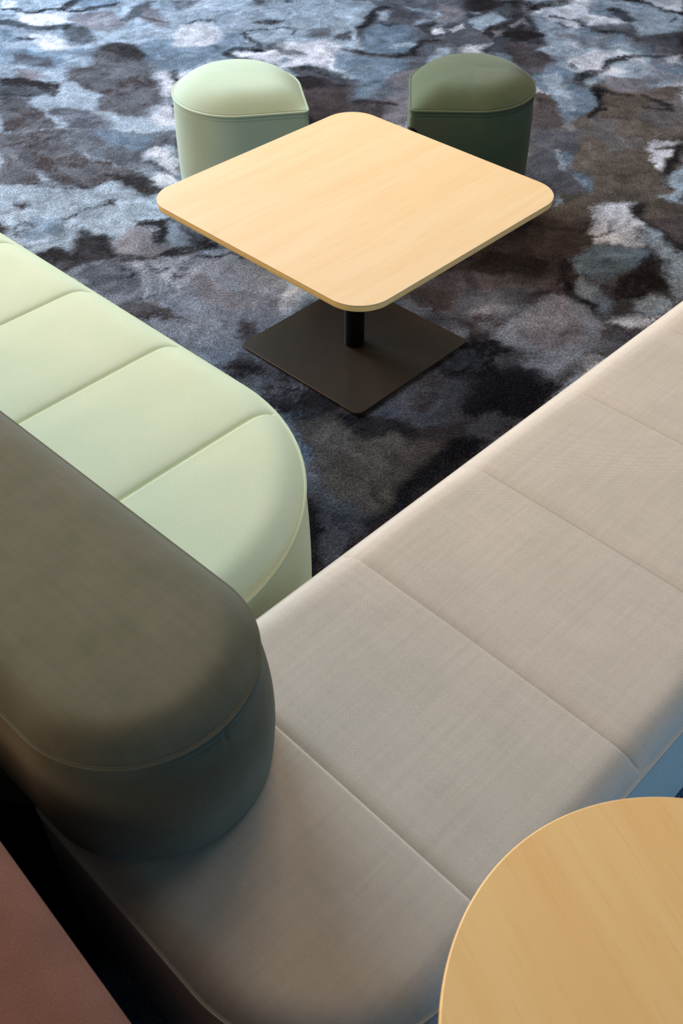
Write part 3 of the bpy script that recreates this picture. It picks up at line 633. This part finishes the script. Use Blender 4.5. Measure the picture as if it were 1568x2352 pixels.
    me.update(calc_edges=True)
    ca = me.color_attributes.new('pile', 'FLOAT_COLOR', 'POINT')
    rgba = np.ones((nx * ny, 4), np.float32); rgba[:, :3] = np.clip(col, 0, 1).reshape(-1, 3)
    ca.data.foreach_set('color', rgba.ravel())
    t = NT('patterned_carpet'); at = t.n('ShaderNodeAttribute', attribute_name='pile')
    ob = t.n('ShaderNodeTexCoord').outputs['Object']
    tuft = t.noise(ob, 480, 1, .8); fleck = t.noise(ob, 130, 3, .6); warm = t.noise(ob, 170, 1)
    v = t.math('MULTIPLY', t.mr(tuft, .36, .64, .05, 2.0), t.mr(fleck, .36, .64, .6, 1.4))
    hs = t.n('ShaderNodeHueSaturation'); t.l(at.outputs['Color'], hs.inputs['Color']); t.l(v, hs.inputs['Value'])
    c = t.mix(t.mr(warm, .5, .7, 0, .10), hs.outputs[0], srgb(150, 128, 124), 'MIX')
    t.l(c, t.b.inputs['Base Color']); t.b.inputs['Roughness'].default_value = 1
    t.b.inputs['Specular IOR Level'].default_value = .05
    t.b.inputs['Sheen Weight'].default_value = .0
    t.bump(tuft, .8, .004)
    me.materials.append(t.m)
    o = bpy.data.objects.new('floor', me); COL.objects.link(o)
    o['kind'] = 'structure'; o['label'] = 'blue, grey and charcoal marbled carpet'
build_carpet()

S2 = math.sqrt(.5)
def AB(a, b): return ((a - b) * S2, (a + b) * S2)      # the two furniture directions, 45 degrees to the camera

# ------------------------------------------------------------------ long grey bench
GHX, GHY = 1.225, .314
gc = AB(.180 + GHX, .2145 + GHY)
bench = thing('upholstered_bench', 'long warm grey woven bench with cross seams, on the right below the round side table', 'bench', (gc[0], gc[1], 0), math.radians(45))
gs = [v - (.180 + GHX) for v in (.510, .842, 1.174, 1.508, 1.838, 2.17)]
prof, tf = edge_profile(.02, .428, .004, .062, .027, .003, GHY, .006, welt=.0030)
gR = [.06, .05, .235, .20]
upholster('seat_cushion', M_GREY, bench, GHX, GHY, gR, prof, tf, 40, fine(-GHX, GHX, gs), list(np.arange(-.3, .31, .02)),
          seam_fun(gs, .0062, .0090, .0020, GHY))
slab('plinth', M_BLACK, bench, GHX - .03, GHY - .03, .03, [(0, 0), (0, .03)])
def welt(parent, mat, hx, hy, R, z, r, d, nc=40, name='piping'):
    return tube(name, mat, parent, [(x, y, z) for x, y in ring(hx, hy, R, d, nc, (), ())], r)
welt(bench, M_GREY, GHX, GHY, gR, .4265, .0026, .0010)
# run of pale topstitches just above the welt
def stitches(parent, mat, hx, hy, R, z, d, pitch, length, rad, keep, name='stitching'):
    P = ring(hx, hy, R, d, 40, list(np.arange(-hx, hx, .05)), ()); bm = bmesh.new(); acc = 0
    n = len(P)
    for i in range(n):
        a = Vector((*P[i], z)); b = Vector((*P[(i + 1) % n], z)); L = (b - a).length
        if L < 1e-6: continue
        dr = (b - a) / L; t = acc
        while t < L:
            c = a + dr * t
            if keep(c):
                nrm = Vector((dr.y, -dr.x, 0)); e = [c - dr * length / 2, c + dr * length / 2]
                vs = []
                for q in e:
                    vs.append([bm.verts.new(q + nrm * rad * math.cos(k) + Vector((0, 0, rad * math.sin(k)))) for k in (0, 1.57, 3.14, 4.71)])
                for k in range(4): bm.faces.new((vs[0][k], vs[0][(k + 1) % 4], vs[1][(k + 1) % 4], vs[1][k]))
                bm.faces.new(vs[0]); bm.faces.new(vs[1][::-1])
            t += pitch
        acc = t - L
    o = link(name, bm, mat, parent); return o
st = stitches(bench, M_THREAD, GHX, GHY, gR, .4195, -.0006, .0045, .0030, .0006, lambda c: True)

# ------------------------------------------------------------------ mint bench (stadium)
MR = .452; MHX = .452 + .70
rz = math.radians(135 + 1.2)
bx = Vector((math.cos(rz), math.sin(rz)))
end = Vector(AB(.598, 1.335)); mc = end + bx * (MHX - MR)
mint = thing('upholstered_bench', 'mint green felt bench with rounded end and cross seams, left of the square table', 'bench', (mc.x, mc.y, 0), rz)
ms = [-(MHX - MR) - .117 + .3285 * k for k in range(0, 6)]
prof, tf = edge_profile(.02, .424, .006, .080, .030, .004, MR, .007, welt=.0045)
upholster('seat_cushion', M_MINT, mint, MHX, MR, [MR] * 4, prof, tf, 90, fine(-MHX, MHX, ms), (),
          seam_fun(ms, .0070, .0080, .0025, MR))
slab('plinth', M_BLACK, mint, MHX - .03, MR - .03, MR - .031, [(0, 0), (0, .03)], 32)
welt(mint, M_MINT, MHX, MR, [MR] * 4, .4225, .0036, .0008, 90)

# ------------------------------------------------------------------ grey-green backrest standing across both benches
BR_, BHX = .168, .86
rz = math.radians(135 + 1.8); bx = Vector((math.cos(rz), math.sin(rz)))
end = Vector(AB(.353, .742)); bc = end + bx * (BHX - BR_)
back = thing('backrest', 'grey-green woven pill-shaped backrest standing across the two benches', 'backrest', (bc.x, bc.y, .4610), rz)
prof, tf = edge_profile(0, .2335, .012, .060, .026, .010, BR_, .008, foot=-.004, side_n=18)
sa = math.radians(183.5)
sp = (-(BHX - BR_) + BR_ * math.cos(sa), BR_ * math.sin(sa))
def side_seam(x, y, z):
    dd = math.hypot(x - sp[0], y - sp[1])
    return .0030 * math.exp(-(dd / .0028) ** 2) if dd < .012 else 0
upholster('cushion', M_OLIVE, back, BHX, BR_, [BR_] * 4, prof, tf, 130, list(np.arange(-(BHX - BR_) + .02, BHX - BR_, .03)), (), None, side_seam)
welt(back, M_OLIVE, BHX, BR_, [BR_] * 4, .2320, .0022, .0008, 60)

# ------------------------------------------------------------------ reddish brown seat back in the near corner
brz = math.radians(135 - 2.5); bx = Vector((math.cos(brz), math.sin(brz))); by = Vector((-bx.y, bx.x))
edge_pt = Vector(AB(.092, .55)); HXb, HYb = .85, .20
c = edge_pt + by * HYb + bx * .1
red = thing('seat_back', 'reddish brown upholstered seat back, out of focus in the near left corner', 'seat back', (c.x, c.y, 0), brz)
prof, tf = edge_profile(.02, .665, .006, .05, .024, .004, HYb, .012)
upholster('cushion', M_BROWN, red, HXb, HYb, [.19] * 4, prof, tf, 30, list(np.arange(-.64, .65, .04)), ())
slab('plinth', M_BLACK, red, HXb - .04, HYb - .04, .15, [(0, 0), (0, .03)], 16)

# ------------------------------------------------------------------ square table
TX, TY = .0414, 2.4423
table = thing('coffee_table', 'low square birch table with rounded corners on a black pedestal', 'table', (TX, TY, 0), math.radians(45.45))
H = .4811
slab('tabletop', M_BIRCH, table, .4, .4, .092, [(.0022, H - .0025), (.0, H - .0022), (0, H - .0006), (.0006, H)], 24)
slab('edge_band', M_EDGE, table, .4, .4, .092, [(.0030, H - .0180), (.0012, H - .0168), (.0008, H - .0045), (.0012, H - .0025)], 24, True)
base = slab('base_plate', M_METAL, table, .2422, .2422, .022, [(.001, 0), (0, .001), (0, .0072), (.0008, .008)], 8)
base.rotation_euler = (0, 0, math.radians(.5))
slab('laminate_line', M_LAMLINE, table, .4, .4, .092, [(.0003, H - .0031), (.0003, H - .0022)], 24)
lathe('pole', M_POLE, table, [(.0295, .008), (.0295, H - .024)], 48)
lathe('mounting_plate', M_POLE, table, [(.11, H - .0235), (.11, H - .0180)], 48)

# ------------------------------------------------------------------ round side table
side = thing('side_table', 'round honey oak side table over the near end of the grey bench', 'table', (.452, .363, 0), math.radians(112))
side.location = (.3575, .2975, 0)
RT, RH = .2665, .705
lathe('tabletop', M_OAK, side, [(RT - .008, RH - .020), (RT - .001, RH - .017), (RT, RH - .010), (RT - .0004, RH - .002), (RT - .002, RH)], 160)
lathe('pole', M_POLE, side, [(.022, .008), (.022, RH - .020)], 32).location = (0, 0, 0)
lathe('base_plate', M_METAL, side, [(.15, 0), (.15, .007), (.149, .008)], 64)

# ------------------------------------------------------------------ teardrop stools
def stool(label, mat, loc, rz_, flip, hx, hy, group=None):
    t = thing('teardrop_stool', label, 'stool', loc, rz_, group)
    h = min(hx, hy)
    R = [h, h, h, .020] if not flip else [h, h, .020, h]
    prof, tf = edge_profile(.015, .428, .005, .115, .038, .016, min(hx, hy), .008, welt=.0048)
    upholster('seat_cushion', mat, t, hx, hy, R, prof, tf, 40, k_s=.16)
    welt(t, mat, hx, hy, R, .4265, .0042, .0006)
    slab('plinth', M_BLACK, t, hx - .03, hy - .03, .12, [(0, 0), (0, .02)], 16)
    # hand grip: dark pocket and webbing loop on the sharp corner
    s = -1 if flip else 1
    bm = bmesh.new()
    P = ring(hx, hy, R, -.0075, 12, (), ())
    cx, cy = s * hx, -hy
    sel = [p for p in P if math.hypot(p[0] - cx, p[1] - cy) < .05]
    pts = []
    L_ = .026
    path = [(cx - s * L_, cy - .0035), (cx - s * .018, cy - .0035)] + sorted(sel, key=lambda p: s * p[0] - -0 * p[1]) + [(cx + s * .0035, cy + .018), (cx + s * .0035, cy + L_)]
    path = [path[0], path[1]] + [(cx - s * .0165 + s * .020 * math.sin(a), cy + .0165 - .020 * math.cos(a)) for a in np.linspace(0, math.pi / 2, 9)] + path[-2:]
    rows = []
    n = len(path)
    for i, (x, y) in enumerate(path):
        f = abs(i / (n - 1) * 2 - 1); top = .374 - .010 * f ** 3
        rows.append([bm.verts.new((x, y, .25)), bm.verts.new((x, y, top)), bm.verts.new((x * .96, y * .96, top)), bm.verts.new((x * .96, y * .96, .25))])
    for a, b in zip(rows, rows[1:]):
        for k in range(4): bm.faces.new((a[k], a[(k + 1) % 4], b[(k + 1) % 4], b[k]))
    bm.faces.new(rows[0]); bm.faces.new(rows[-1][::-1])
    bmesh.ops.recalc_face_normals(bm, faces=bm.faces)
    link('hand_grip', bm, M_BLACK, t)
    return t
stool('pale mint green teardrop stool behind the left corner of the square table', M_MINT_STOOL, (-.338, 3.276, 0), math.radians(9), False, .211, .213)
stool('dark green teardrop stool behind the right corner of the square table', M_DARKGREEN, (.4415, 3.310, 0), math.radians(-3), True, .206, .222)
